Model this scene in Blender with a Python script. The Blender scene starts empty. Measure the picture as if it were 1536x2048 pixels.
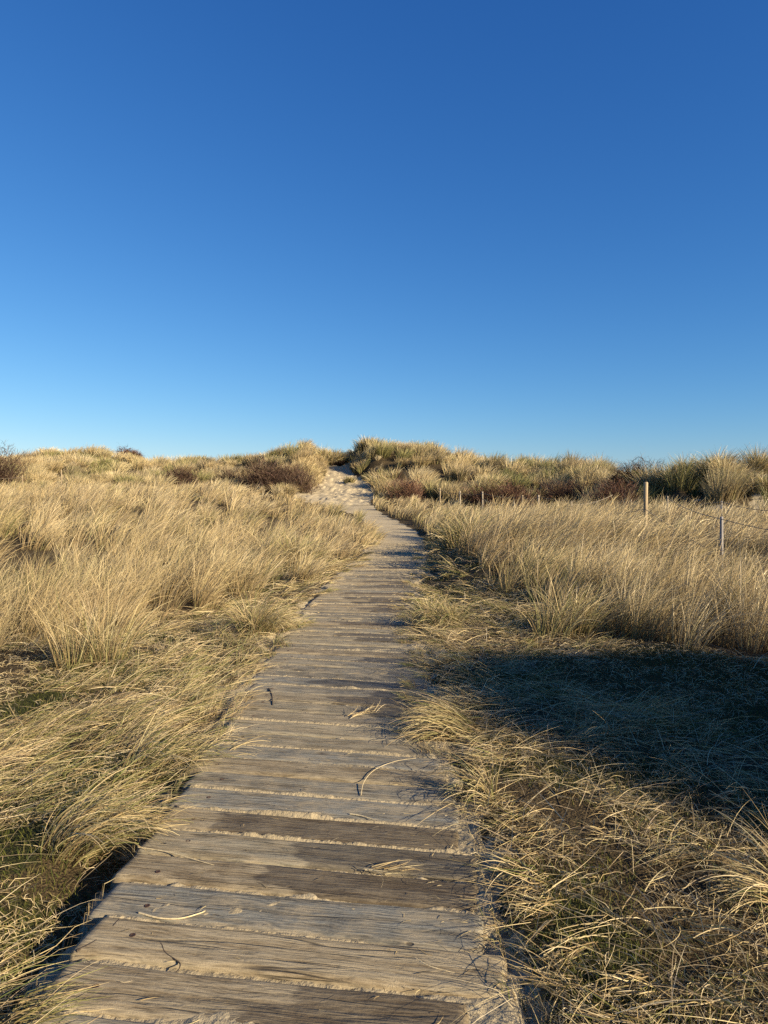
import bpy, bmesh, math
import numpy as np
from mathutils import Vector

R = math.radians
rng = np.random.default_rng(11)
sc = bpy.context.scene
col = sc.collection
F, YH, CH = 1420.0, 990.0, 1.6          # focal length in pixels of the 1536x2048 frame, horizon row, eye height

# ------------------------------------------------------------------ helpers
def _hash(ix, iy, s):
    h = np.sin(ix * 127.1 + iy * 311.7 + s * 74.7) * 43758.5453
    return h - np.floor(h)

def vnoise(x, y, s=0.0):
    ix = np.floor(x); iy = np.floor(y)
    fx = x - ix; fy = y - iy
    fx = fx * fx * (3 - 2 * fx); fy = fy * fy * (3 - 2 * fy)
    a = _hash(ix, iy, s); b = _hash(ix + 1, iy, s); c = _hash(ix, iy + 1, s); d = _hash(ix + 1, iy + 1, s)
    return (a + (b - a) * fx) * (1 - fy) + (c + (d - c) * fx) * fy

def fbm(x, y, s=0.0, n=3):
    v = 0.0; a = 0.5; t = 0.0
    for k in range(n):
        v = v + a * vnoise(x, y, s + 13.7 * k); t += a
        x = x * 2.03 + 5.1; y = y * 2.03 - 3.3; a *= 0.5
    return v / t

def sstep(a, b, x):
    t = np.clip((x - a) / (b - a), 0, 1)
    return t * t * (3 - 2 * t)

def ip(x, pts):
    return np.interp(x, [p[0] for p in pts], [p[1] for p in pts])

def tag(o, label=None, cat=None, group=None, kind=None):
    if label: o['label'] = label
    if cat: o['category'] = cat
    if group: o['group'] = group
    if kind: o['kind'] = kind
    return o

def link(name, me, mat=None, parent=None):
    o = bpy.data.objects.new(name, me)
    col.objects.link(o)
    if mat is not None: me.materials.append(mat)
    if parent is not None: o.parent = parent
    return o

def empty(name, loc):
    o = bpy.data.objects.new(name, None)
    col.objects.link(o); o.location = loc
    o.empty_display_size = 0.2
    return o

def quick_mesh(name, co, quads, colors=None, smooth=True):
    me = bpy.data.meshes.new(name)
    n = len(co); q = len(quads)
    me.vertices.add(n)
    me.vertices.foreach_set('co', np.ascontiguousarray(co, dtype=np.float32).ravel())
    me.loops.add(q * 4)
    me.loops.foreach_set('vertex_index', np.ascontiguousarray(quads, dtype=np.int32).ravel())
    me.polygons.add(q)
    me.polygons.foreach_set('loop_start', np.arange(0, q * 4, 4, dtype=np.int32))
    if smooth:
        me.polygons.foreach_set('use_smooth', np.ones(q, dtype=bool))
    me.update(calc_edges=True)
    if colors is not None:
        at = me.attributes.new('Col', 'FLOAT_COLOR', 'POINT')
        at.data.foreach_set('color', np.ascontiguousarray(colors, dtype=np.float32).ravel())
    return me

def add_attr(me, name, vals):
    at = me.attributes.new(name, 'FLOAT', 'POINT')
    at.data.foreach_set('value', np.ascontiguousarray(vals, dtype=np.float32).ravel())

def grid_quads(nx, ny):
    i = np.arange(nx * ny).reshape(ny, nx)
    return np.stack([i[:-1, :-1], i[:-1, 1:], i[1:, 1:], i[1:, :-1]], -1).reshape(-1, 4)

# ------------------------------------------------------------------ lie of the land
PC = [(-5, -.3), (2, -.35), (6, -.39), (10, -.38), (13, -.15), (17, .2), (22, .42), (28, .35), (36, -.62), (44, -1.55),
      (50, -2.4), (55, -3.0), (62, -4.0), (68, -4.4)]
PZ = [(-5, 0), (10, 0), (20, .10), (28, .28), (36, .62), (44, 1.12), (50, 1.75), (55, 2.6), (60, 3.7), (63, 4.5),
      (66, 4.95), (75, 3.2), (90, 1.5)]
HWL = [(-5, .8), (20, .8), (36, .8), (42, 2.0), (46, 4.3), (49, 4.0), (52, 2.7), (55, 1.9), (60, 1.15), (64, .8), (75, .8)]
HWR = [(-5, .8), (20, .8), (28, .7), (36, .5), (44, .55), (47, 1.3), (50, 2.2), (54, 2.4), (57, .9), (64, .7), (75, .7)]

def pcx(y): return ip(y, PC)

# dune crest seen along each bearing u = x / y : row of its grassy top, distance, where the slope starts
CR = [(-900, 930, 85, 55), (-300, 918, 82, 52), (0, 922, 80, 50), (100, 912, 80, 50), (150, 909, 80, 50), (200, 911, 80, 50),
      (300, 926, 80, 50), (400, 924, 78, 50), (450, 926, 74, 50), (500, 920, 70, 49), (540, 914, 66, 49), (570, 903, 64, 49),
      (620, 896, 63, 49), (660, 889, 63, 48), (690, 896, 63, 48), (735, 893, 63, 47), (770, 898, 63, 46), (860, 897, 62, 43),
      (900, 911, 61, 42), (960, 928, 60, 40), (1040, 935, 57, 39), (1100, 933, 54, 38), (1150, 931, 50, 36), (1200, 934, 45, 33),
      (1230, 935, 42, 31), (1300, 926, 38, 28.5), (1370, 918, 35, 26.5), (1450, 914, 33, 25), (1536, 912, 32, 24.5),
      (1850, 905, 30, 23), (2600, 900, 30, 22)]
_u = np.array([(c[0] - 768) / F for c in CR]); _cy = np.array([c[2] for c in CR], float); _sy = np.array([c[3] for c in CR], float)
_cz = np.array([CH + (YH - c[1]) / F * c[2] - (0.50 if c[0] < 1210 else 1.0 if c[0] < 1310 else 1.4 if c[0] < 1400 else 1.15) for c in CR])
ZL = [(-50, 0), (4, 0), (7, .06), (10, .18), (14, .42), (20, .82), (30, 1.32), (40, 1.6), (50, 1.9), (90, 2.0)]
ZR = [(-50, 0), (8, 0), (14, .12), (20, .24), (30, .44), (40, .75), (50, 1.4), (90, 1.8)]

def H(x, y):
    x = np.asarray(x, float); y = np.asarray(y, float)
    pc = pcx(y)
    yy = np.maximum(y, 0.5)
    u = np.clip(x / yy, -3, 3)
    side = sstep(-1.5, 1.5, x - pc)
    pz = ip(y, PZ)
    zl = pz + (ip(y, ZL) - pz) * (-.12 + 1.12 * sstep(1.2, 11.0, pc - x)) * (1 - sstep(44, 52, y)) + (ip(y, ZL) - pz) * sstep(44, 52, y)
    base = zl * (1 - side) + ip(y, ZR) * side
    cz = np.interp(u, _u, _cz); cy = np.interp(u, _u, _cy); sy = np.interp(u, _u, _sy)
    up = sstep(0, 1, (y - sy) / (cy - sy)) ** 0.9
    down = sstep(0, 1, (y - cy - 4) / 30.0)
    dune = base + (cz - base) * up
    dune = dune * (1 - down) + 0.5 * down
    far = sstep(25, 40, y)
    lump = (fbm(x * .45, y * .45, 3.0) - .5) * (.18 + .95 * far * up) + (fbm(x * 1.7, y * 1.7, 9.0) - .5) * (.07 + .12 * up)
    rdl = sstep(.33, .42, u) * sstep(.45, .85, up) * (1 - down) * sstep(20, 26, y)
    dune = dune + rdl * ((vnoise(u * 34 + 3, y * .22, 141.) - .5) * 1.9 + (vnoise(u * 80, y * .5, 143.) - .5) * .7)
    z = np.where(y > 0, dune, 0.0)
    dl = pc - x; dr = x - pc
    d = np.where(dl > 0, dl - ip(y, HWL), dr - ip(y, HWR))
    onp = 1 - sstep(-.1, 1.3 + .5 * far, d)
    z = z + lump * (1 - onp)
    z = z * (1 - onp) + pz * onp
    # soft footprints in the trodden sand on the dune
    foot = (vnoise(x * 2.6, y * 2.2, 21.) - .5) * .16 + (vnoise(x * 5.2, y * 4.0, 23.) - .5) * .08
    z = z + foot * onp * sstep(40, 45, y)
    # overgrown hummock beyond the edge of the view that throws the long shade over the right verge
    c, s = math.cos(R(40)), math.sin(R(40))
    ex = ((x - 5.5) * c + (y - 3.35) * s) / 2.2; ey = (-(x - 5.5) * s + (y - 3.35) * c) / 1.3
    z = z + 1.52 * np.exp(-(ex * ex + ey * ey) ** 1.3)
    z = z + .035 * sstep(.7, .95, x - pc) * (1 - sstep(10, 16, y)) * (y > 0)
    z = z - .10 * sstep(.66, .74, pc - x) * (1 - sstep(.92, 1.25, pc - x)) * sstep(1.7, 2.75, y) * (1 - sstep(4.7, 5.4, y))
    z = z + .30 * sstep(.15, 1.1, dr - ip(y, HWR)) * sstep(10, 14, y) * (1 - sstep(24, 33, y))
    # bed of the boardwalk a little lower than the verges
    near = (1 - sstep(14, 22, y)) * sstep(0, 1.2, y + 5)
    z = z - .045 * near * (1 - sstep(.72, .95, np.abs(x - pc)))
    return z

def path_d(x, y):
    pc = pcx(y)
    return np.where(x < pc, pc - x - ip(y, HWL), x - pc - ip(y, HWR))

def Hb(x, y):
    """ground, or the top of the boards where they lie on it"""
    h = H(x, y); d = path_d(x, y)
    return np.where((d < -.03) & (y < 19), np.maximum(h, ip(y, PZ) + .016), h)

EL = [(0, 5), (5, 3.4), (7.3, 2.6), (10, 1.0), (14, .42), (17, .1), (20, .0), (30, .05), (60, .1)]
ER = [(0, 5), (5, 3.5), (7, 2.5), (9, 1.5), (13, 1.0), (16, .75), (20, .40), (24, .15), (28, .1), (40, .25), (60, .1)]

def tall_e(x, y):
    """> 0 inside the standing grass"""
    pc = pcx(y)
    e = np.where(x < pc, path_d(x, y) - ip(y, EL), path_d(x, y) - ip(y, ER))
    return e + (fbm(x * .9, y * .9, 31.) - .5) * np.where(x < pc, 1.1, .95) * (1 - sstep(20, 40, y))

# ------------------------------------------------------------------ materials
def nt(name):
    m = bpy.data.materials.new(name); m.use_nodes = True
    t = m.node_tree; t.nodes.clear()
    return m, t, t.nodes, t.links

def N(t, typ, **kw):
    n = t.nodes.new(typ)
    for k, v in kw.items():
        if k.startswith('i_'):
            n.inputs[k[2:].replace('_', ' ')].default_value = v
        else:
            setattr(n, k, v)
    return n

def ramp(t, stops):
    n = t.nodes.new('ShaderNodeValToRGB')
    cr = n.color_ramp
    while len(cr.elements) < len(stops): cr.elements.new(0.5)
    for e, (p, c) in zip(cr.elements, stops):
        e.position = p; e.color = (*c, 1) if len(c) == 3 else c
    return n

def mix(t, fac, a, b, blend='MIX'):
    n = t.nodes.new('ShaderNodeMix'); n.data_type = 'RGBA'; n.blend_type = blend
    for k, v in ((0, fac), (6, a), (7, b)):
        if isinstance(v, bpy.types.NodeSocket): t.links.new(v, n.inputs[k])
        elif isinstance(v, (tuple, list)): n.inputs[k].default_value = (*v, 1) if len(v) == 3 else v
        else: n.inputs[k].default_value = v
    return n.outputs[2]

def math_(t, op, a, b=None, clamp=False):
    n = t.nodes.new('ShaderNodeMath'); n.operation = op; n.use_clamp = clamp
    for k, v in ((0, a), (1, b)):
        if v is None: continue
        if isinstance(v, bpy.types.NodeSocket): t.links.new(v, n.inputs[k])
        else: n.inputs[k].default_value = v
    return n.outputs[0]

def grass_material(name, transl=0.20, gloss=0.012):
    m, t, n, l = nt(name)
    a = N(t, 'ShaderNodeAttribute', attribute_name='Col')
    d = N(t, 'ShaderNodeBsdfDiffuse'); tr = N(t, 'ShaderNodeBsdfTranslucent'); g = N(t, 'ShaderNodeBsdfGlossy')
    g.inputs['Roughness'].default_value = .45; g.inputs['Color'].default_value = (.9, .85, .7, 1)
    l.new(a.outputs['Color'], d.inputs['Color']); l.new(a.outputs['Color'], tr.inputs['Color'])
    m1 = N(t, 'ShaderNodeMixShader'); m1.inputs[0].default_value = transl
    l.new(d.outputs[0], m1.inputs[1]); l.new(tr.outputs[0], m1.inputs[2])
    m2 = N(t, 'ShaderNodeMixShader')
    fr = N(t, 'ShaderNodeFresnel'); fr.inputs[0].default_value = 1.4
    l.new(math_(t, 'MULTIPLY', fr.outputs[0], gloss * 8), m2.inputs[0])
    l.new(m1.outputs[0], m2.inputs[1]); l.new(g.outputs[0], m2.inputs[2])
    o = N(t, 'ShaderNodeOutputMaterial'); l.new(m2.outputs[0], o.inputs[0])
    return m

M_GRASS = grass_material('dry_marram')
M_TWIG = grass_material('dark_twigs', 0.0, 0.005)

def sand_tex(t, coord, tint=1.0):
    """colour and height of dry beach sand"""
    n1 = N(t, 'ShaderNodeTexNoise', i_Scale=1.3, i_Detail=5.0); n2 = N(t, 'ShaderNodeTexNoise', i_Scale=320.0, i_Detail=2.0)
    n3 = N(t, 'ShaderNodeTexNoise', i_Scale=22.0, i_Detail=6.0, i_Roughness=.65)
    for q in (n1, n2, n3): t.links.new(coord, q.inputs['Vector'])
    r1 = ramp(t, [(.3, (.38 * tint, .315 * tint, .205 * tint)), (.7, (.49 * tint, .415 * tint, .28 * tint))])
    t.links.new(n1.outputs[0], r1.inputs[0])
    r2 = ramp(t, [(.3, (.72, .70, .66)), (.7, (1.1, 1.1, 1.08))])
    t.links.new(n2.outputs[0], r2.inputs[0])
    c = mix(t, 1.0, r1.outputs[0], r2.outputs[0], 'MULTIPLY')
    h = math_(t, 'ADD', math_(t, 'MULTIPLY', n3.outputs[0], .012), math_(t, 'MULTIPLY', n2.outputs[0], .0012))
    return c, h

def ground_material():
    m, t, n, l = nt('dune_ground')
    geo = N(t, 'ShaderNodeNewGeometry')
    c, h = sand_tex(t, geo.outputs['Position'])
    th = N(t, 'ShaderNodeAttribute', attribute_name='litter'); mo = N(t, 'ShaderNodeAttribute', attribute_name='moss')
    nn = N(t, 'ShaderNodeTexNoise', i_Scale=14.0, i_Detail=6.0, i_Roughness=.7); l.new(geo.outputs['Position'], nn.inputs['Vector'])
    nf = N(t, 'ShaderNodeTexNoise', i_Scale=70.0, i_Detail=4.0); l.new(geo.outputs['Position'], nf.inputs['Vector'])
    lit = ramp(t, [(.3, (.022, .016, .008)), (.52, (.06, .043, .021)), (.78, (.15, .11, .055))]); l.new(nf.outputs[0], lit.inputs[0])
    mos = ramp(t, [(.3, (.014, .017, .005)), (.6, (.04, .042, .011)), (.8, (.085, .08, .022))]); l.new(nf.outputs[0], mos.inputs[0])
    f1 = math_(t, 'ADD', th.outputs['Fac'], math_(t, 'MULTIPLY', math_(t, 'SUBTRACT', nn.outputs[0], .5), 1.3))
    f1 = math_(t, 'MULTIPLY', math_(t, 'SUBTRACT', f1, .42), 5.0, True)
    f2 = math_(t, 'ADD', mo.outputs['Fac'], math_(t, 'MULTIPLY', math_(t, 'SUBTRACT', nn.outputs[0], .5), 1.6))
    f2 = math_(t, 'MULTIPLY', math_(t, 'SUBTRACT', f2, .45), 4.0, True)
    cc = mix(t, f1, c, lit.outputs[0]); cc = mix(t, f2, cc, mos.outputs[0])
    b = N(t, 'ShaderNodeBsdfPrincipled'); b.inputs['Roughness'].default_value = .95
    b.inputs['Specular IOR Level'].default_value = .15
    l.new(cc, b.inputs['Base Color'])
    hh = math_(t, 'ADD', h, math_(t, 'MULTIPLY', math_(t, 'MULTIPLY', nf.outputs[0], .03), f1))
    bp = N(t, 'ShaderNodeBump', i_Strength=.9, i_Distance=1.0); l.new(hh, bp.inputs['Height']); l.new(bp.outputs[0], b.inputs['Normal'])
    o = N(t, 'ShaderNodeOutputMaterial'); l.new(b.outputs[0], o.inputs[0])
    return m

def blown_sand_material(name, tint):
    m, t, n, l = nt(name)
    geo = N(t, 'ShaderNodeNewGeometry')
    c, h = sand_tex(t, geo.outputs['Position'], tint)
    b = N(t, 'ShaderNodeBsdfPrincipled'); b.inputs['Roughness'].default_value = .95; b.inputs['Specular IOR Level'].default_value = .15
    nb = N(t, 'ShaderNodeTexNoise', i_Scale=60.0, i_Detail=4.0); l.new(geo.outputs['Position'], nb.inputs['Vector'])
    h = math_(t, 'ADD', math_(t, 'MULTIPLY', h, .55), math_(t, 'MULTIPLY', nb.outputs[0], .008))
    l.new(c, b.inputs['Base Color'])
    bp = N(t, 'ShaderNodeBump', i_Strength=1.0, i_Distance=1.0); l.new(h, bp.inputs['Height']); l.new(bp.outputs[0], b.inputs['Normal'])
    o = N(t, 'ShaderNodeOutputMaterial'); l.new(b.outputs[0], o.inputs[0])
    return m

def plank_material():
    m, t, n, l = nt('weathered_plank')
    tc = N(t, 'ShaderNodeTexCoord'); oi = N(t, 'ShaderNodeObjectInfo')
    off = N(t, 'ShaderNodeVectorMath', operation='MULTIPLY_ADD')
    comb = N(t, 'ShaderNodeCombineXYZ')
    l.new(math_(t, 'MULTIPLY', oi.outputs['Random'], 37.0), comb.inputs[0]); l.new(math_(t, 'MULTIPLY', oi.outputs['Random'], 91.0), comb.inputs[1])
    l.new(tc.outputs['Object'], off.inputs[0]); off.inputs[1].default_value = (1, 1, 1); l.new(comb.outputs[0], off.inputs[2])
    P = off.outputs[0]
    def stretched(sx, sy, scale, detail, rough=.6):
        mp = N(t, 'ShaderNodeMapping'); mp.inputs['Scale'].default_value = (sx, sy, 1)
        l.new(P, mp.inputs['Vector'])
        q = N(t, 'ShaderNodeTexNoise', i_Scale=scale, i_Detail=detail, i_Roughness=rough); l.new(mp.outputs[0], q.inputs['Vector'])
        return q.outputs[0]
    # growth rings cut lengthwise: a slow warp of the cross direction, then bands
    warp = stretched(1.1, 2.0, 1.6, 3.0)
    sep = N(t, 'ShaderNodeSeparateXYZ'); l.new(P, sep.inputs[0])
    yb = math_(t, 'ADD', sep.outputs[1], math_(t, 'MULTIPLY', warp, .22))
    ring = math_(t, 'SINE', math_(t, 'MULTIPLY', yb, 330.0))
    ring = math_(t, 'ADD', math_(t, 'MULTIPLY', ring, .5), .5)
    fib = stretched(.06, 1.0, 170.0, 4.0)
    blotch = stretched(.35, 1.0, 7.0, 6.0, .65)
    streak = stretched(.07, 1.0, 30.0, 5.0, .7)
    dust = stretched(.6, 1.0, 11.0, 7.0, .7)
    grain = ramp(t, [(.25, (.52, .52, .52)), (.55, (1, 1, 1))]); l.new(math_(t, 'ADD', math_(t, 'MULTIPLY', ring, .16), math_(t, 'MULTIPLY', fib, .80)), grain.inputs[0])
    base = mix(t, 1.0, oi.outputs['Color'], grain.outputs[0], 'MULTIPLY')
    st = ramp(t, [(.40, (.45, .36, .25)), (.56, (1, 1, 1))]); l.new(streak, st.inputs[0])
    base = mix(t, .6, base, st.outputs[0], 'MULTIPLY')
    dark_patch = N(t, 'ShaderNodeAttribute', attribute_name='dark_patch')
    wf = math_(t, 'ADD', dark_patch.outputs['Fac'], math_(t, 'MULTIPLY', math_(t, 'SUBTRACT', blotch, .5), 1.8))
    wf = math_(t, 'MULTIPLY', math_(t, 'SUBTRACT', wf, .5), 5.0, True)
    darkened = mix(t, 1.0, base, (.50, .485, .48), 'MULTIPLY')
    base = mix(t, wf, base, darkened)
    # pale sand rubbed into the surface
    df = math_(t, 'MULTIPLY', math_(t, 'SUBTRACT', math_(t, 'ADD', dust, math_(t, 'MULTIPLY', ring, .05)), .475), 4.5, True)
    df = math_(t, 'MULTIPLY', df, .75)
    df = math_(t, 'MULTIPLY', df, math_(t, 'SUBTRACT', 1.0, math_(t, 'MULTIPLY', wf, .65)))
    gr = N(t, 'ShaderNodeTexNoise', i_Scale=240.0, i_Detail=2.0); l.new(P, gr.inputs['Vector'])
    sandc = ramp(t, [(.3, (.29, .235, .145)), (.7, (.44, .36, .23))]); l.new(gr.outputs[0], sandc.inputs[0])
    base = mix(t, df, base, sandc.outputs[0])
    # drying cracks along the grain
    ck = stretched(.045, 1.0, 9.0, 3.0, .5)
    crack = math_(t, 'SUBTRACT', 1.0, math_(t, 'MULTIPLY', math_(t, 'ABSOLUTE', math_(t, 'SUBTRACT', ck, .5)), 70.0), True)
    crack = math_(t, 'MULTIPLY', crack, math_(t, 'MULTIPLY', math_(t, 'SUBTRACT', blotch, .42), 6.0, True))
    base = mix(t, math_(t, 'MULTIPLY', crack, .75), base, (.045, .036, .026))
    # small dark pits and knots
    vo = N(t, 'ShaderNodeTexVoronoi', i_Scale=9.0, i_Randomness=1.0); mp = N(t, 'ShaderNodeMapping'); mp.inputs['Scale'].default_value = (.45, 1, 1)
    l.new(P, mp.inputs['Vector']); l.new(mp.outputs[0], vo.inputs['Vector'])
    pit = math_(t, 'MULTIPLY', math_(t, 'SUBTRACT', .075, vo.outputs['Distance']), 30.0, True)
    base = mix(t, math_(t, 'MULTIPLY', pit, .7), base, (.06, .045, .03))
    b = N(t, 'ShaderNodeBsdfPrincipled'); l.new(base, b.inputs['Base Color'])
    b.inputs['Specular IOR Level'].default_value = .25
    l.new(math_(t, 'SUBTRACT', .92, math_(t, 'MULTIPLY', wf, .25)), b.inputs['Roughness'])
    h = math_(t, 'ADD', math_(t, 'MULTIPLY', ring, .0008), math_(t, 'MULTIPLY', fib, .0030))
    h = math_(t, 'ADD', h, math_(t, 'MULTIPLY', streak, .013))
    h = math_(t, 'MULTIPLY', h, math_(t, 'SUBTRACT', 1.0, math_(t, 'MULTIPLY', df, .5)))
    h = math_(t, 'ADD', h, math_(t, 'MULTIPLY', math_(t, 'MULTIPLY', gr.outputs[0], df), .0022))
    h = math_(t, 'ADD', h, math_(t, 'MULTIPLY', dust, .011))
    h = math_(t, 'SUBTRACT', h, math_(t, 'MULTIPLY', pit, .004))
    h = math_(t, 'SUBTRACT', h, math_(t, 'MULTIPLY', crack, .006))
    bp = N(t, 'ShaderNodeBump', i_Strength=1.0, i_Distance=1.0); l.new(h, bp.inputs['Height']); l.new(bp.outputs[0], b.inputs['Normal'])
    o = N(t, 'ShaderNodeOutputMaterial'); l.new(b.outputs[0], o.inputs[0])
    return m

def simple_material(name, c0, c1, scale=20, rough=.8, stretch=(1, 1, 1), bump=.004, metal=0.0):
    m, t, n, l = nt(name)
    tc = N(t, 'ShaderNodeTexCoord'); mp = N(t, 'ShaderNodeMapping'); mp.inputs['Scale'].default_value = stretch
    l.new(tc.outputs['Object'], mp.inputs['Vector'])
    q = N(t, 'ShaderNodeTexNoise', i_Scale=scale, i_Detail=5.0, i_Roughness=.65); l.new(mp.outputs[0], q.inputs['Vector'])
    r = ramp(t, [(.32, c0), (.68, c1)]); l.new(q.outputs[0], r.inputs[0])
    b = N(t, 'ShaderNodeBsdfPrincipled'); l.new(r.outputs[0], b.inputs['Base Color'])
    b.inputs['Roughness'].default_value = rough; b.inputs['Metallic'].default_value = metal
    bp = N(t, 'ShaderNodeBump', i_Strength=.8, i_Distance=1.0)
    l.new(math_(t, 'MULTIPLY', q.outputs[0], bump), bp.inputs['Height']); l.new(bp.outputs[0], b.inputs['Normal'])
    o = N(t, 'ShaderNodeOutputMaterial'); l.new(b.outputs[0], o.inputs[0])
    return m

M_GROUND = ground_material()
M_SAND = blown_sand_material('blown_sand', .80)
M_TRACK = blown_sand_material('track_sand', 1.08)
M_PLANK = plank_material()
M_POST = simple_material('post_wood', (.20, .15, .09), (.46, .36, .22), 14, .85, (1, 1, .12), .01)
M_GREY = simple_material('grey_post', (.16, .15, .15), (.34, .32, .31), 14, .7, (1, 1, .12), .006)
M_PALE = simple_material('pale_post', (.22, .18, .13), (.42, .36, .27), 14, .8, (1, 1, .12), .006)
M_ROPE = simple_material('rope', (.10, .085, .065), (.24, .20, .15), 60, .9)
M_SCREW = simple_material('rusty_screw', (.035, .022, .016), (.10, .055, .035), 90, .6, bump=.001, metal=.4)
M_DARKTWIG = simple_material('dead_twig', (.025, .018, .014), (.07, .05, .035), 60, .9)
M_STEM = simple_material('dry_stem', (.42, .33, .18), (.60, .50, .30), 40, .7)

def bare_slip(x, y):
    # sand slips low on the near dune at the right
    u = x / np.maximum(y, 1.0)
    sy = np.interp(u, _u, _sy); cy = np.interp(u, _u, _cy); up = (y - sy) / (cy - sy)
    w_ = fbm(x * .9, y * .9, 151.)
    a = sstep(.0, .02, .016 - np.abs(u - .525 + .03 * (up - .4)) + .05 * (w_ - .5)) * sstep(-.1, .05, up) * (1 - sstep(.62, .8, up))
    b = sstep(.0, .02, .016 - np.abs(u - .435) + .04 * (w_ - .5)) * sstep(.45, .55, up) * (1 - sstep(.7, .85, up))
    return np.maximum(a, b)

# ------------------------------------------------------------------ ground sheet
def axis(lo, hi, mid, dmin, k):
    """points from lo to hi, spacing dmin at mid growing in proportion to the distance from it"""
    out = [mid]; x = mid
    while x < hi: x += max(dmin, k * (x - mid)); out.append(x)
    x = mid
    while x > lo: x -= max(dmin, k * (mid - x)); out.insert(0, x)
    return np.array(out)
gx = axis(-420, 420, 0, .06, .016); gy = axis(-60, 480, 3.0, .06, .0105)
X, Y = np.meshgrid(gx, gy)
Z = H(X, Y)
me = quick_mesh('ground', np.stack([X, Y, Z], -1).reshape(-1, 3), grid_quads(len(gx), len(gy)))
pd = path_d(X, Y)
far = sstep(22, 36, Y)
litter = sstep(-.05, .22, pd + (fbm(X * 2.2, Y * 2.2, 41.) - .5) * .5)
sandy = sstep(.50, .66, fbm(X * .55, Y * .55, 47.))
rightdune = sstep(24, 30, Y) * sstep(.36, .44, X / np.maximum(Y, 1)) 
litter = litter * (1 - .9 * rightdune * sstep(.40, .54, fbm(X * .4, Y * .4, 51.)))
nearright = sstep(.5, 1.6, X) * (1 - sstep(6.5, 9, Y))
litter = litter * (1 - .55 * nearright * sandy)
hollow = sstep(.9, 1.5, X) * (1 - sstep(6.8, 8, Y)) * sstep(3.2, 4.4, Y)  # dark moss laid on thicker here, deepening the hollow's shade in the colour
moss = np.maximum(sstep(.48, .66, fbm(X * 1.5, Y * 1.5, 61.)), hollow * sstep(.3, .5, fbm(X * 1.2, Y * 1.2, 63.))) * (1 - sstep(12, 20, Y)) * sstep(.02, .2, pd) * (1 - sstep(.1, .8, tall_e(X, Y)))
litter = litter * (1 - bare_slip(X, Y));
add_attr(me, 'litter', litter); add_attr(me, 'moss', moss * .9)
g = link('ground', me, M_GROUND); tag(g, 'sandy dune ground rising from the boardwalk to grassy crests', 'ground', kind='structure')

fx_ = np.arange(-9.5, 2.5, .075); fy_ = np.arange(41.5, 66, .085)
FX, FY = np.meshgrid(fx_, fy_)
pits = np.zeros_like(FX)
frng = np.random.default_rng(3)
for fq, fs in ((1.9, 401.), (2.7, 402.)):          # heel-shaped hollows on jittered cells
    cx_ = np.floor(FX * fq); cy_ = np.floor(FY * fq * .8)
    jx = (cx_ + .3 + .4 * _hash(cx_, cy_, fs)) / fq; jy = (cy_ + .3 + .4 * _hash(cx_, cy_, fs + 1)) / (fq * .8)
    r2 = ((FX - jx) / .15) ** 2 + ((FY - jy) / .20) ** 2
    pits += (.25 * np.exp(-((r2 - 1.2) ** 2) * 1.5) - np.exp(-r2)) * (.35 + .65 * _hash(cx_, cy_, fs + 2))
pdx = path_d(FX, FY)
fz = H(FX, FY) + .012 + pits * .10 * sstep(42, 47, FY) - .5 * sstep(-.15, .5, pdx + (fbm(FX * 1.5, FY * 1.5, 405.) - .5) * .8)
o = link('sand_path', quick_mesh('sand_path', np.stack([FX, FY, fz], -1).reshape(-1, 3), grid_quads(len(fx_), len(fy_))), M_TRACK)
tag(o, 'trodden pale sand track climbing through the gap in the dune', 'sand track', kind='structure')

# ------------------------------------------------------------------ blades
STRAW = np.array([(.68, .55, .31), (.59, .465, .245), (.49, .37, .19), (.76, .635, .40), (.40, .295, .155), (.60, .50, .28)])
GREEN = np.array([(.15, .165, .05), (.20, .205, .07), (.26, .245, .10), (.09, .11, .035)])
GREY = np.array([(.32, .26, .17), (.25, .20, .13), (.38, .30, .20)])

def pick(n, green=.12, grey=.15):
    k = rng.random(n)
    c = STRAW[rng.integers(0, len(STRAW), n)].copy()
    a = k < green; c[a] = GREEN[rng.integers(0, len(GREEN), a.sum())]
    b = (k >= green) & (k < green + grey); c[b] = GREY[rng.integers(0, len(GREY), b.sum())]
    return c * rng.uniform(.8, 1.15, (n, 1))

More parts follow.
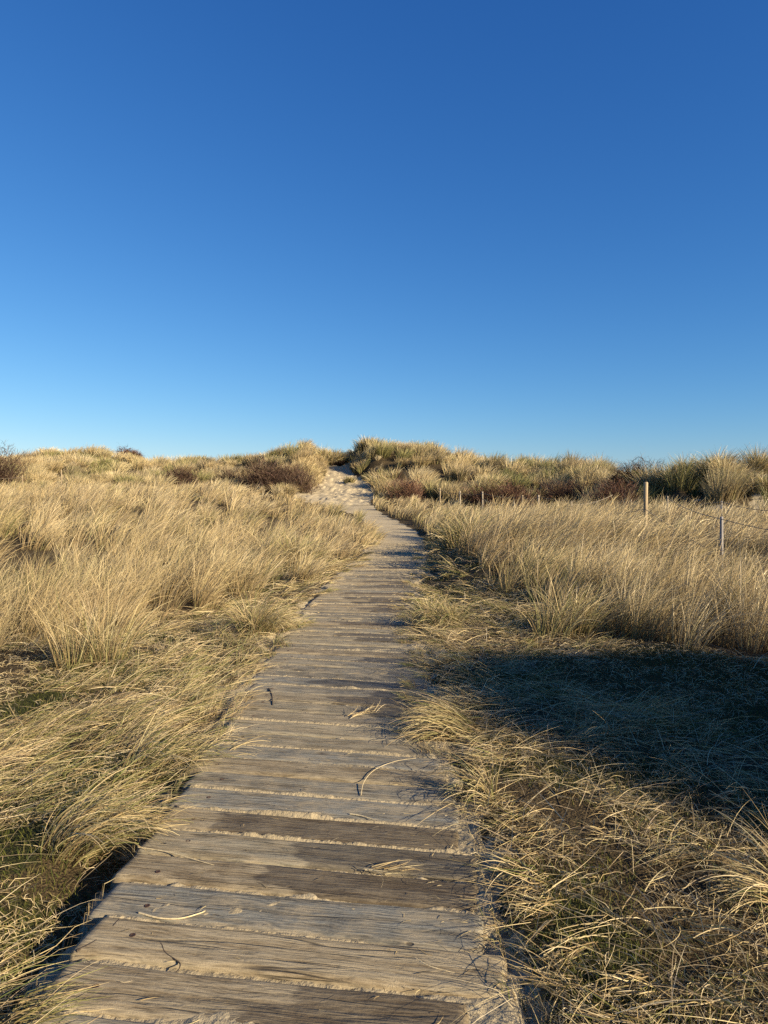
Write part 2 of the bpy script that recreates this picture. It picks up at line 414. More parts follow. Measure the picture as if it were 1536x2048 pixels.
def blades(root, phi, th0, th1, L, W, tipc, basec, nseg, power=1.3, clamp=True, droop=None, wob=.25):
    """flat tapering ribbons; returns vertices, quads, colours. th: angle from the vertical at root and tip"""
    n = len(root); k = nseg + 1
    t = np.linspace(0, 1, k)[None, :]
    tm = (t[:, 1:] + t[:, :-1]) / 2
    if not np.isscalar(power): power = power[:, None]
    th = th0[:, None] + (th1 - th0)[:, None] * tm ** power
    ph = phi[:, None] + rng.normal(0, wob, n)[:, None] * tm * 2
    st = np.sin(th)
    d = np.stack([st * np.cos(ph), st * np.sin(ph), np.cos(th)], -1)
    p = np.zeros((n, k, 3)); p[:, 0] = root
    p[:, 1:] = root[:, None, :] + np.cumsum(d, 1) * (L / nseg)[:, None, None]
    if clamp:
        gz = Hb(p[..., 0], p[..., 1])
        lift = (rng.random(n) * .03 + .006)[:, None] * np.ones_like(t)
        lift[:, 0] = -.01
        p[..., 2] = np.maximum(p[..., 2], gz + lift)
    tan = np.empty_like(p); tan[:, :-1] = p[:, 1:] - p[:, :-1]; tan[:, -1] = tan[:, -2]
    tan /= np.linalg.norm(tan, axis=-1, keepdims=True) + 1e-9
    side = np.stack([-np.sin(phi), np.cos(phi), np.zeros(n)], -1)[:, None, :]
    nor = np.cross(tan, np.broadcast_to(side, tan.shape))
    roll = rng.uniform(0, math.pi, n)[:, None, None] + rng.normal(0, .5, n)[:, None, None] * t[..., None]
    s = np.cos(roll) * side + np.sin(roll) * nor
    w = (W[:, None] * (1 - .88 * t ** 2.2) * .5)[..., None]
    v = np.stack([p - s * w, p + s * w], 2).reshape(n, k * 2, 3)
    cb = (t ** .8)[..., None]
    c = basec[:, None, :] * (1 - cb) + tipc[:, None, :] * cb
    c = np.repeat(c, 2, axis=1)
    c = np.concatenate([c, np.ones((n, k * 2, 1))], -1)
    i = (np.arange(n) * (k * 2))[:, None, None]; j = (np.arange(nseg) * 2)[None, :, None]
    q = i + j + np.array([0, 1, 3, 2])[None, None, :]
    return v.reshape(-1, 3), q.reshape(-1, 4), c.reshape(-1, 4)

def join(parts):
    v = []; q = []; c = []; o = 0
    for a, b, d in parts:
        v.append(a); q.append(b + o); c.append(d); o += len(a)
    return np.concatenate(v), np.concatenate(q), np.concatenate(c)

def grass_obj(name, parts, parent=None, mat=None, origin=None):
    v, q, c = join(parts)
    if origin is not None: v = v - np.asarray(origin)[None, :]
    return link(name, quick_mesh(name, v, q, c), mat or M_GRASS, parent)

BASEC = np.array([.17, .115, .055])  # sheath brown, darkened further to paint shade around the blade roots
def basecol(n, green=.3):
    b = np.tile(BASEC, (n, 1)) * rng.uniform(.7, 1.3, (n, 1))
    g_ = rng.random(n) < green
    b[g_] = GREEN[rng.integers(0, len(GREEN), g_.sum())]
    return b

def tussock_blades(cx, cy, r, nb, L, W, nseg, wind=(.30, .05), spread=.9, green=.12, grey=.15, bend=(30, 75), gbase=.3, tuft=0.0, shade=None):
    """arrays of tussocks -> one bunch of blades. cx.. per-tussock arrays, nb blades in each"""
    idx = np.repeat(np.arange(len(cx)), nb)
    n = len(idx)
    rr = np.sqrt(rng.random(n)) * r[idx]; aa = rng.uniform(0, 2 * math.pi, n)
    ox, oy = rr * np.cos(aa), rr * np.sin(aa)
    x = cx[idx] + ox; y = cy[idx] + oy
    root = np.stack([x, y, H(x, y) - .01], -1)
    ql = rr / np.maximum(r[idx], 1e-6)
    wnx, wny = (q_ if np.isscalar(q_) else q_[idx] for q_ in wind)
    dx = np.cos(aa) * ql * spread + wnx + rng.normal(0, .17, n)
    dy = np.sin(aa) * ql * spread + wny + rng.normal(0, .22, n)
    phi = np.arctan2(dy, dx); mag = np.hypot(dx, dy)
    th0 = np.clip(mag * .42, 0, 1.0)
    th1 = th0 + np.radians(rng.uniform(bend[0], bend[1], n)) * np.clip(.35 + mag, .4, 1.25)
    Lb = L[idx] * rng.uniform(.55, 1.1, n)
    Wb = W[idx] * np.exp(rng.normal(-.05, .32, n)).clip(.45, 1.9)
    gm = green if np.isscalar(green) else green[idx]
    tip = pick(n, 0, grey)
    k = rng.random(n) < gm
    tip[k] = GREEN[rng.integers(0, len(GREEN), k.sum())] * 1.15
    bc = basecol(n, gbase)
    if tuft:      # every tuft has a tone of its own
        nt0 = len(cx)
        tone = pick(nt0, 0, .22)
        kk = rng.random(nt0) < (green if np.isscalar(green) else green)
        tone[kk] = GREEN[rng.integers(0, len(GREEN), kk.sum())] * 1.15
        if shade is not None: tone = tone * shade[:, None]      # darker tone factor per tuft
        tip = tip * (1 - tuft) + tone[idx] * tuft
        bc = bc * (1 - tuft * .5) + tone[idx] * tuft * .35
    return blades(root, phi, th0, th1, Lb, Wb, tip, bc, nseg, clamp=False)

def sample(y0, y1, dens, um=.74, xr=None):
    """points spread over the wedge the camera sees plus a margin; dens per square metre at distance y"""
    yy = np.linspace(y0, y1, 200)
    wd = (2 * um * yy + 2.0)
    f = dens(yy) * wd
    cum = np.concatenate([[0], np.cumsum((f[1:] + f[:-1]) / 2 * np.diff(yy))])
    n = int(cum[-1])
    y = np.interp(rng.random(n) * cum[-1], cum, yy)
    x = (rng.random(n) * 2 - 1) * (um * y + 1.0)
    return x, y

PXM = 1.0 / 710.0
def bwid(y, near=.0042): return np.maximum(near, .00062 * y)

# ---- standing meadow grass, in rings of distance (fewer and broader blades further off)
def meadow(side_sign):
    parts = []
    for (y0, y1, dt, nb, seg) in ((5, 9, 11, 95, 7), (9, 15, 8.5, 70, 6), (15, 26, 4.2, 58, 5), (26, 52, 1.45, 52, 4)):
        x, y = sample(y0, y1, lambda q: dt * (1.1 if side_sign < 0 else 1.5) * (q / y0) ** -1.15)
        keep = (tall_e(x, y) > 0) & ((x - pcx(y)) * side_sign > 0)
        u = x / y
        up = (y - np.interp(u, _u, _sy))
        keep &= up < 1.5
        x, y = x[keep], y[keep]
        patch = fbm(x * .35, y * .35, 71.); hole = fbm(x * .8, y * .8, 77.)
        keep = (hole > .38) if side_sign < 0 else (hole > .36) & (fbm(x * 1.25, y * 1.25, 78.) > .40)
        x, y, patch, hole = x[keep], y[keep], patch[keep], hole[keep]
        n = len(x)
        edge = sstep(-.1, 1.1, tall_e(x, y)) if side_sign < 0 else np.maximum(sstep(-.3, .8, tall_e(x, y)), sstep(13, 17, y))
        L = (.52 + .72 * patch) * (.55 + .45 * edge) * np.where(rng.random(n) < .22, rng.uniform(.5, .8, n), rng.uniform(.85, 1.15, n)) * (.92 if side_sign < 0 else 1.0)
        if side_sign > 0: L *= .98 + .26 * sstep(9, 15, y) - .40 * sstep(16, 30, y)
        r = rng.uniform(.07, .2, n) * np.sqrt(y / 8).clip(.8, 1.7)
        w0 = .58 if side_sign < 0 else .56
        wind = (w0 * (.35 + 1.3 * fbm(x * .55, y * .55, 79.)), (fbm(x * .6, y * .6, 81.) - .5) * 1.5)
        gm = .03 + .18 * sstep(.5, .7, fbm(x * .6, y * .6, 83.))
        parts.append(tussock_blades(x, y, r, nb, L, bwid(y), seg, wind=wind, spread=.55, green=gm,
                                    grey=.16 if side_sign < 0 else .26, bend=(22, 66) if side_sign < 0 else (28, 80), gbase=.18, tuft=.5))
    return parts

o = grass_obj('marram_grass', meadow(-1)); tag(o, 'pale standing dry grass filling the meadow on the bushy dune side', 'grass', kind='stuff')
o = grass_obj('marram_grass', meadow(1)); tag(o, 'greyer standing dry grass around the rope fence posts', 'grass', kind='stuff')

SHRUBS = [
    (0, 50, 874, 66, 'tall dark brown shrub cut by the left edge of the view', 3200),
    (252, 78, 891, 40, 'round reddish-brown shrub standing on the left dune crest', 2600, (1.1, .95, .9)),
    (365, 55, 927, 62, 'low wide brown shrub in the hollow between the left crest and the biggest thicket', 2600),
    (455, 53.5, 936, 34, 'smallest dark shrub tucked against the left flank of the biggest thicket', 1300, (.8, .8, .8)),
    (538, 50.5, 913, 96, 'biggest brown thicket on the slope left of the sandy track', 6500),
    (808, 45, 952, 46, 'thin pinkish-brown shrub mixed with grass right of the sandy track', 1500, (1.7, 1.5, 1.4)),
    (1000, 39, 952, 100, 'widest dark red-brown shrub at the foot of the dune behind the small posts', 5200, (1.05, .9, .85)),
    (1112, 39, 958, 76, 'low dark shrub adjoining the widest shrub at the dune foot', 3000, (.95, .85, .8)),
    (1228, 31.5, 950, 70, 'purple-brown shrub just behind the tall wooden post', 3600, (1.05, .9, .9)),
    (1262, 36.5, 915, 74, 'blackish shrub up on the dune crest behind the tall wooden post', 3000, (.75, .78, .75)),
    (1482, 34.5, 917, 16, 'little dark shrub between two tussocks on the near dune crest', 900, (.8, .75, .75)),
    (677, 61.8, 923, 11, 'tiny black twig clump added in place of the shadow at the top of the sandy gap', 700, (.4, .4, .4)),  # added dark clump standing for the shadow in the gap
]

def off_shrubs(x, y):
    ok = np.ones(len(x), bool)
    for q in SHRUBS:
        X0 = (q[0] - 768) / F * q[1]; w_ = q[3] / F * q[1]
        ok &= ((x - X0) / (w_ * .88)) ** 2 + ((y - q[1] + w_ * .35) / (w_ * .95 + .5)) ** 2 > 1
    return ok

# ---- dune grass in separate tufts
def dune_grass():
    parts = []
    for kind in (0, 1):
        x, y = sample(23, 92, (lambda q: .62 * (q / 23) ** -.45) if kind else (lambda q: 1.0 * (q / 23) ** -.6), um=.72)
        u = x / y
        sy = np.interp(u, _u, _sy); cy = np.interp(u, _u, _cy)
        up = (y - sy) / (cy - sy)
        rd = sstep(.36, .44, u)
        bare = fbm(x * .4, y * .4, 51.)
        keep = (up > .03) & (up < 1.25) & (path_d(x, y) > .25) & ~((rd > .3) & (bare > .52)) & ((rd < .3) | (rng.random(len(x)) < .5))
        if not kind: keep &= fbm(x * .7, y * .7, 55.) > .44
        keep &= off_shrubs(x, y) & (bare_slip(x, y) < .5)
        x, y, u, rd = x[keep], y[keep], u[keep], rd[keep]
        n = len(x)
        size = rng.uniform(.7, 1.5, n) * (1 + .15 * rd)
        L = size if kind else rng.uniform(.25, .5, n)
        r = .42 * size if kind else rng.uniform(.15, .4, n)
        gm = .10 + .26 * sstep(.48, .64, fbm(x * .5, y * .5, 59.)) + .34 * rd
        cr_ = ((y - sy[keep]) / (cy - sy)[keep] > .72) & (rd > .3)
        L = np.where(cr_, L * .75, L)
        a = y < 48
        for m_, nb, seg in ((a, 320 if kind else 60, 5), (~a, 270 if kind else 40, 4)):
            parts.append(tussock_blades(x[m_], y[m_], r[m_], nb, L[m_], bwid(y[m_]) * .85, seg, wind=(.34 if kind else .40, 0), spread=.6 if kind else .45, tuft=.7,
                                        green=gm[m_], grey=.16, shade=1 - .30 * rd[m_], bend=(20, 70), gbase=.4))
    ey = rng.uniform(46, 63, 110)
    exl = np.where(np.arange(110) < 75, pcx(ey) - ip(ey, HWL) - rng.uniform(.05, 1.1, 110), pcx(ey) + ip(ey, HWR) + rng.uniform(.05, .8, 110))
    parts.append(tussock_blades(exl, ey, rng.uniform(.15, .35, 110), 140, rng.uniform(.4, .95, 110), bwid(ey) * .85, 4, wind=(.25, 0), spread=.6, tuft=.6, green=.15, bend=(20, 80)))
    return parts
o = grass_obj('dune_grass', dune_grass()); tag(o, 'tufted green and straw grass covering the far dune slopes', 'grass', kind='stuff')

# ---- low matted grass along the verges
def matted(side_sign):
    parts = []
    for (y0, y1, dt, nb, seg) in ((1.5, 4.2, 85, 22, 8), (4.2, 8.5, 50, 22, 7), (8.5, 22, 20, 22, 5)):
        x, y = sample(y0, y1, lambda q: dt * (q / y0) ** -1.0, um=.80)
        d = path_d(x, y)
        n = len(x)
        nz = fbm(x * 1.1, y * 1.1, 91. + side_sign)
        keep = ((x - pcx(y)) * side_sign > 0) & (d > np.where(x > pcx(y), -.07 - .17 * sstep(3.9, 4.7, y), -.05 - .13 * sstep(4, 8, y)) - .45 * sstep(24, 27, y) + .22 * (vnoise(x * 2.0, y * 2.0, 93.) - .4)) & (tall_e(x, y) < .5) & (np.abs(x) < 7)
        if side_sign > 0:
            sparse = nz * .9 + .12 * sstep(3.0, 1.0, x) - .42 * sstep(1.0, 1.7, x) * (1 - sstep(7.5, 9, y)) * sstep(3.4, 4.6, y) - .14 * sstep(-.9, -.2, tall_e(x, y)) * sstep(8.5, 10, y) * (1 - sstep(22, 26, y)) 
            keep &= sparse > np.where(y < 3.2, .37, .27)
        else:
            keep &= nz > np.where(y < 7, .43, .33)
        x, y, d, nz = x[keep], y[keep], d[keep], nz[keep]
        m = len(x)
        idx = np.repeat(np.arange(m), nb); n = len(idx)
        px = x[idx] + rng.normal(0, .035, n); py = y[idx] + rng.normal(0, .035, n)
        root = np.stack([px, py, Hb(px, py) - .01], -1)
        swirl = (fbm(x * .8, y * .8, 97.) - .5) * (5.5 if side_sign > 0 else 5.0)
        home = 0.15 if side_sign < 0 else math.pi - .1            # the tuft leans over towards the boards
        if side_sign > 0: swirl = swirl + np.where(rng.random(m) < .35, math.pi, 0) * sstep(.3, 1.0, d)
        if side_sign > 0: hsc = (.45 + .65 * rng.random(m)) * np.where(y < 4.5, .85, 1.1)
        hd = (home + swirl + rng.normal(0, .3, m))[idx] + rng.normal(0, .28, n)
        near_edge = 1 - sstep(0, .35, d[idx])
        L = (rng.uniform(.16, .50, m) * np.where(d < .12, .62, 1.0))[idx] * rng.uniform(.6, 1.15, n) * (.9 * hsc[idx] if side_sign > 0 else 1.05)
        th0 = np.radians(rng.uniform(44, 84, n)); th1 = np.radians(rng.uniform(80, 118, n) if side_sign < 0 else rng.uniform(62, 112, n))
        gm = sstep(.44, .62, fbm(x * 1.3, y * 1.3, 99.))[idx] * .5 + .12
        tip = pick(n, 0, .22)
        k_ = rng.random(n) < gm
        tip[k_] = GREEN[rng.integers(0, len(GREEN), k_.sum())] * 1.1
        parts.append(blades(root, hd, th0, th1, L, bwid(y[idx], .0036) * rng.uniform(.6, 1.2, n), tip, basecol(n, .3), seg, power=rng.uniform(.5, 2.4, n), wob=.2))
        # loose, straight-lying dead stems between the tufts
        q = int(m * (9.0 if side_sign < 0 else 9.0))
        j = rng.integers(0, m, q)
        lx = x[j] + rng.normal(0, .12, q); ly = y[j] + rng.normal(0, .12, q)
        ok = path_d(lx, ly) > (.03 if side_sign < 0 else -.06)
        lx, ly = lx[ok], ly[ok]; q = len(lx)
        root = np.stack([lx, ly, H(lx, ly) + rng.uniform(0, .05, q)], -1)
        tip = pick(q, .05, .35)
        parts.append(blades(root, rng.uniform(0, 2 * math.pi, q), np.radians(rng.uniform(60, 88, q)), np.radians(rng.uniform(86, 104, q)),
                            rng.uniform(.12, .42, q), bwid(ly, .0026) * rng.uniform(.5, 1.3, q), tip, tip * .85, 5, wob=.2))
    return parts
o = grass_obj('matted_grass', matted(-1)); tag(o, 'long combed-over straw lying against the raised ends of the boards', 'grass', kind='stuff')
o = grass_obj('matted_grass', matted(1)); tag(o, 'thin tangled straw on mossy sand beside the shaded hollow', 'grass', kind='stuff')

# ---- short moss and turf on the verges
def turf():
    x, y = sample(1.5, 13, lambda q: 7500 * (q / 1.5) ** -1.35, um=.7)
    m_ = sstep(.40, .56, fbm(x * 1.5, y * 1.5, 61.)) * (1 - sstep(.1, .8, tall_e(x, y)))
    keep = (rng.random(len(x)) < m_) & (path_d(x, y) > 0.01) & (np.abs(x) < 6)
    x, y = x[keep], y[keep]; n = len(x)
    root = np.stack([x, y, H(x, y) - .004], -1)
    c = np.array([(.09, .10, .022), (.12, .125, .03), (.06, .08, .02), (.16, .14, .05)])[rng.integers(0, 4, n)]
    out = [blades(root, rng.uniform(0, 6.28, n), np.radians(rng.uniform(0, 35, n)), np.radians(rng.uniform(20, 80, n)),
                  rng.uniform(.015, .055, n), bwid(y, .0032), c, c * .8, 2, clamp=False)]
    return out
def litter_bits():
    x, y = sample(1.5, 10, lambda q: 5200 * (q / 1.5) ** -1.2, um=.7)
    keep = (path_d(x, y) > -.03 + .10 * (vnoise(x * 4, y * 4, 133.) - .5)) & (np.abs(x) < 5) & (fbm(x * 3, y * 3, 131.) > .36) & (tall_e(x, y) < .6)
    x, y = x[keep], y[keep]; n = len(x)
    root = np.stack([x, y, H(x, y) + rng.uniform(0, .012, n)], -1)
    c = np.concatenate([STRAW * .9, STRAW * .8, GREY])[rng.integers(0, 15, n)]
    # some of it blown on to the boards, most in the joints and along the edges
    m = 900
    by = 1.6 + 14 * rng.random(m) ** 1.6; bxo = np.where(rng.random(m) < .55, .74 - np.abs(rng.normal(0, .18, m)), rng.uniform(-.72, .7, m))
    br = np.stack([pcx(by) + bxo, by, ip(by, PZ) + .014 + rng.uniform(0, .006, m)], -1)
    bc_ = np.concatenate([STRAW * .8, GREY * .4, GREY * .3])[rng.integers(0, 12, m)]
    onb = blades(br, rng.choice([0., 3.14], m) + rng.normal(0, .7, m), np.full(m, 1.52), np.radians(rng.uniform(86, 100, m)), rng.uniform(.015, .07, m) * rng.uniform(.5, 1.6, m), bwid(by, .0026), bc_, bc_ * .8, 3, wob=.5, clamp=False)
    return [onb, blades(root, rng.uniform(0, 6.28, n), np.radians(rng.uniform(55, 90, n)), np.radians(rng.uniform(80, 105, n)),
                   rng.uniform(.02, .11, n), bwid(y, .0028), c, c * .8, 3, wob=.5)]
o = grass_obj('straw_litter', litter_bits()); tag(o, 'broken bits of dead straw scattered over the verges beside the boards', 'litter', kind='stuff')
o = grass_obj('moss', turf()); tag(o, 'short dull green moss and turf between the flattened straw', 'moss', kind='stuff')

# ---- cover of the hummock outside the view that shades the verge
def hummock():
    n = 900
    x = rng.normal(5.2, 1.2, n); y = rng.normal(3.4, 1.2, n)
    k = (H(x, y) > .35) & (x > .62 * y + .6)
    x, y = x[k], y[k]; n = len(x)
    return [tussock_blades(x, y, rng.uniform(.08, .2, n), 40, rng.uniform(.5, .8, n), np.full(n, .008), 4), tussock_blades(x[::7], y[::7], np.full(len(x[::7]), .12), 40, rng.uniform(.9, 1.35, len(x[::7])), np.full(len(x[::7]), .009), 5)]
o = grass_obj('marram_grass', hummock()); tag(o, 'dense dry grass on the hummock just beyond the shaded hollow', 'grass', kind='stuff')

# ------------------------------------------------------------------ single tussocks that stand out
def gp(px, py, Y):
    """a spot on the ground at bearing px and distance Y"""
    x = (px - 768) / F * Y
    return x, Y, float(H(x, Y))

def tussock(px, Y, h, r, nb, label, wind=(.25, 0), green=.2, spread=1.0, bend=(20, 70), group=None, seg=6, name='grass_tussock', gy=.15):
    x, y, z = gp(px, 0, Y)
    cl = max(1, int(nb // 90))
    ang = rng.uniform(0, 6.28, cl); rad = r * np.sqrt(rng.random(cl)) * .95
    cx = x + rad * np.cos(ang); cy = y + rad * np.sin(ang) * .8
    p = tussock_blades(np.array(cx), np.array(cy), np.full(cl, max(r * .5, .06)), nb // cl, np.full(cl, h) * rng.uniform(.85, 1.1, cl), np.full(cl, bwid(np.array(Y))), seg,
                       wind=wind, spread=spread, green=green, grey=gy, bend=bend, gbase=.45)
    o = grass_obj(name, [p], origin=(x, y, z)); o.location = (x, y, z)
    tag(o, label, 'grass tussock', group)
    return o

# on the dunes
GD = 'tussocks standing out on the dune crests'
tussock(655, 62.5, 1.5, 1.0, 1500, 'bushy straw tussock at the left lip of the sandy gap, dark on its gap side', green=.2, seg=4, group=GD)
tussock(683, 63, 1.1, .45, 450, 'small green-tipped tussock overhanging the top of the sandy gap', green=.35, seg=4, group=GD)
tussock(740, 63, 1.4, .8, 900, 'upright pale tussock on the crest just right of the sandy gap', green=.2, seg=4, wind=(.05, 0), group=GD)
tussock(697, 54.5, .6, .4, 220, 'low dark tussock alone between two sandy tracks up the dune', green=.4, seg=4, group=GD)
tussock(770, 52.5, 1.2, .9, 650, 'drooping tussock at the right edge of the upper sand track', green=.15, seg=4, wind=(-.3, 0), group=GD)
tussock(1003, 59, 1.0, .6, 420, 'pointed tussock on the low saddle of the crest above the wide brown shrub', green=.4, seg=4, group=GD)
tussock(1068, 58, 1.0, .5, 380, 'small dark green tussock sticking up from the lowest part of the crest', green=.7, seg=4, group=GD)
tussock(1322, 34.5, 1.5, .9, 1900, 'olive-brown tussock between the tall post and the broad rounded tussock on the near dune crest', green=.3, seg=5, group=GD)
tussock(1365, 33.5, 1.4, .85, 2200, 'broad rounded straw tussock on the near dune crest behind the tall post', green=.25, seg=5, group=GD)
tussock(1418, 33, 1.4, .6, 1700, 'tall twin-tipped tussock on the near dune crest, above the grey post', green=.3, seg=5, wind=(.1, 0), group=GD)
tussock(1455, 31.5, 1.35, .5, 1300, 'long pale tussock hanging down the near dune beside the bare sand', green=.12, seg=5, group=GD)
tussock(1506, 33, 1.4, .5, 1400, 'golden plume-shaped tussock on the near dune crest over bare sand', green=.2, seg=5, wind=(.3, 0), group=GD)
tussock(1525, 28.5, .9, .4, 600, 'smaller tussock below the bare sand streak on the near dune', green=.25, seg=5, group=GD)
tussock(205, 79, 1.0, .7, 380, 'wind-bent straw tussock on the left crest beside the round shrub', green=.1, seg=3, wind=(.6, 0), group=GD)
tussock(703, 65, 1.0, .9, 700, 'dark low tussock closing the bottom of the notch above the sand', green=.35, seg=4, group=GD)
# beside the boardwalk
GB = 'tussocks beside the boardwalk'
tussock(886, 8.6, .46, .30, 700, 'yellow-green mop-headed tussock on the right verge beside the far boards', green=.3, wind=(-.25, -.1), bend=(60, 115), group=GB)
tussock(492, 8.3, .60, .28, 700, 'yellowish tussock leaning over the left ends of the boards', green=.22, wind=(.35, -.1), bend=(55, 105), group=GB)
tussock(905, 4.75, .50, .16, 360, 'flattened tussock fanning from the right verge across the boards', green=.15, wind=(-2.0, -.2), bend=(38, 62), spread=.5, seg=8, group=GB)
tussock(940, 3.75, .34, .10, 130, 'small wiry tussock arching to the boards from the mossy verge', green=.15, wind=(-.9, 0), bend=(55, 110), seg=8, group=GB)
tussock(195, 6.6, .72, .3, 500, 'tall fan-shaped straw tussock standing alone in the flattened left verge', green=.1, wind=(.1, 0), bend=(10, 45), group=GB)
tussock(330, 4.3, .48, .22, 380, 'long-haired tussock combed flat toward the boards on the left verge', green=.3, wind=(1.2, -.1), bend=(50, 80), spread=.5, seg=8, group=GB)
tussock(120, 3.3, .48, .2, 380, 'streaming pale tussock laid flat near the lowest left boards', green=.2, wind=(1.2, 0), bend=(50, 80), spread=.5, seg=8, group=GB)
tussock(1128, 7.8, .72, .36, 560, 'upright tussock at the front corner of the standing grass by the shade', green=.25, wind=(.4, 0), bend=(15, 80), spread=.8, group=GB)
tussock(560, 15.5, .95, .42, 700, 'rounded tussock with a dark shaded flank in the left meadow near the boards', green=.3, wind=(.3, 0), bend=(30, 80), seg=5, group=GB)
tussock(930, 17, .95, .4, 650, 'green-footed tussock at the edge of the path, its base in black shade', green=.35, wind=(-.1, 0), bend=(30, 80), seg=5, group=GB)
tussock(1560, 2.75, .42, .10, 110, 'loose bleached tussock lying at the lower right on mossy ground', green=.08, wind=(-1.3, .2), bend=(40, 75), spread=1.3, seg=8, group=GB)

# ------------------------------------------------------------------ shrubs
def shrub(px, Y, top, hw, label, nt_, tint=(1, 1, 1), open_=0.0, flat=1.0):
    x, y, z = gp(px, 0, Y)
    w = hw / F * Y
    hgt = max(.45, CH + (YH - top) / F * Y - z)
    root = empty('shrub', (x, y, z))
    tag(root, label, 'shrub', 'dark leafless shrubs on the dunes')
    tint = np.array(tint) * .72
    # a few overlapping domes give the outline
    nd = 5
    dc = np.stack([rng.uniform(-.62, .62, nd) * w, rng.uniform(-.45, .45, nd) * w * .8, np.zeros(nd)], -1)
    dr = rng.uniform(.38, .62, nd) * w; dh = rng.uniform(.62, 1.0, nd) * hgt
    dc[0] = (0, 0, 0); dr[0] = .62 * w; dh[0] = hgt
    n = int(nt_ * 1.35)
    k = rng.integers(0, nd, n)
    a = rng.uniform(0, 6.283, n); el = np.arcsin(rng.random(n)); q = rng.random(n) ** (1 / 2.2)
    lx = dc[k, 0] + np.cos(a) * np.cos(el) * dr[k] * q; ly = dc[k, 1] + np.sin(a) * np.cos(el) * dr[k] * q
    lz = np.sin(el) * dh[k] * q * .93
    P = np.stack([x + lx, y + ly, H(x + lx, y + ly) * .8 + z * .2 + lz], -1)
    ph = a + rng.normal(0, .8, n); th0 = np.radians(rng.uniform(5, 80, n)); th1 = np.radians(rng.uniform(40, 125, n))
    pal = np.array([(.105, .062, .045), (.075, .047, .036), (.15, .095, .062), (.12, .065, .05), (.20, .14, .09)])
    c = pal[rng.integers(0, 5, n)] * tint * rng.uniform(.7, 1.3, (n, 1))
    L = rng.uniform(.22, .6, n) * min(1.0, hgt / 1.2 + .2)
    sh = (rng.random(n) < .10) & (q > .6)
    L[sh] *= 1.7; c[sh] = c[sh] * 1.5 + .03; th0[sh] *= .6
    v, qd, cc = blades(P, ph, th0, th1, L, np.maximum(.009, .00042 * Y) * rng.uniform(.6, 1.3, n), c, c * .8, 3, clamp=False, wob=.6)
    o = link('twigs', quick_mesh('twigs', v - np.array([x, y, z]), qd, cc), M_TWIG, root)
    # stems rising from the base
    n = max(90, nt_ // 18)
    k = rng.integers(0, nd, n)
    bx = x + dc[k, 0] + rng.normal(0, .18, n) * w; by = y + dc[k, 1] + rng.normal(0, .18, n) * w
    P = np.stack([bx, by, H(bx, by) - .03], -1)
    c = np.array([(.09, .06, .045)]) * tint * rng.uniform(.7, 1.3, (n, 1))
    v, qd, cc = blades(P, rng.uniform(0, 6.28, n), np.radians(rng.uniform(0, 35, n)), np.radians(rng.uniform(25, 95, n)),
                       rng.uniform(.6, 1.0, n) * hgt, np.full(n, max(.02, .0008 * Y)), c, c * .8, 5, clamp=False, wob=.5)
    link('stems', quick_mesh('stems', v - np.array([x, y, z]), qd, cc), M_TWIG, root)
    return root

for a_ in SHRUBS: shrub(*a_)

# ------------------------------------------------------------------ boardwalk
PITCH = .238
SK = [(1, 7), (3, 9.5), (4.5, 11), (6.5, 12), (9, 7), (13, 2), (20, -3)]
bw = empty('boardwalk', (0, 0, 0)); tag(bw, 'sand-strewn boardwalk of weathered planks leading through the grass to the dunes', 'boardwalk')
TINTS = [(.335, .295, .205), (.29, .265, .20), (.265, .26, .222), (.36, .30, .195), (.31, .275, .195), (.27, .25, .195), (.345, .295, .20), (.315, .26, .17)]
plank_rows = []
ycur = 1.15; ip_ = 0
def bz(y): return ip(y, PZ) + .012
def screw_mesh():
    bm = bmesh.new()
    for (r0, r1, z0, z1) in ((.012, .0115, .0, .003), ):
        bmesh.ops.create_cone(bm, cap_ends=True, segments=14, radius1=r0, radius2=r1, depth=z1 - z0)
    me_ = bpy.data.meshes.new('screw')
    top = max(bm.faces, key=lambda f: f.calc_center_median().z)
    res = bmesh.ops.inset_individual(bm, faces=[top], thickness=.003)
    bmesh.ops.translate(bm, verts=top.verts, vec=(0, 0, .0012))
    res = bmesh.ops.inset_individual(bm, faces=[top], thickness=.004)
    bmesh.ops.translate(bm, verts=top.verts, vec=(0, 0, -.002))
    bm.to_mesh(me_); bm.free(); me_.materials.append(M_SCREW)
    return me_
SCREW = screw_mesh()
prng = np.random.default_rng(5)
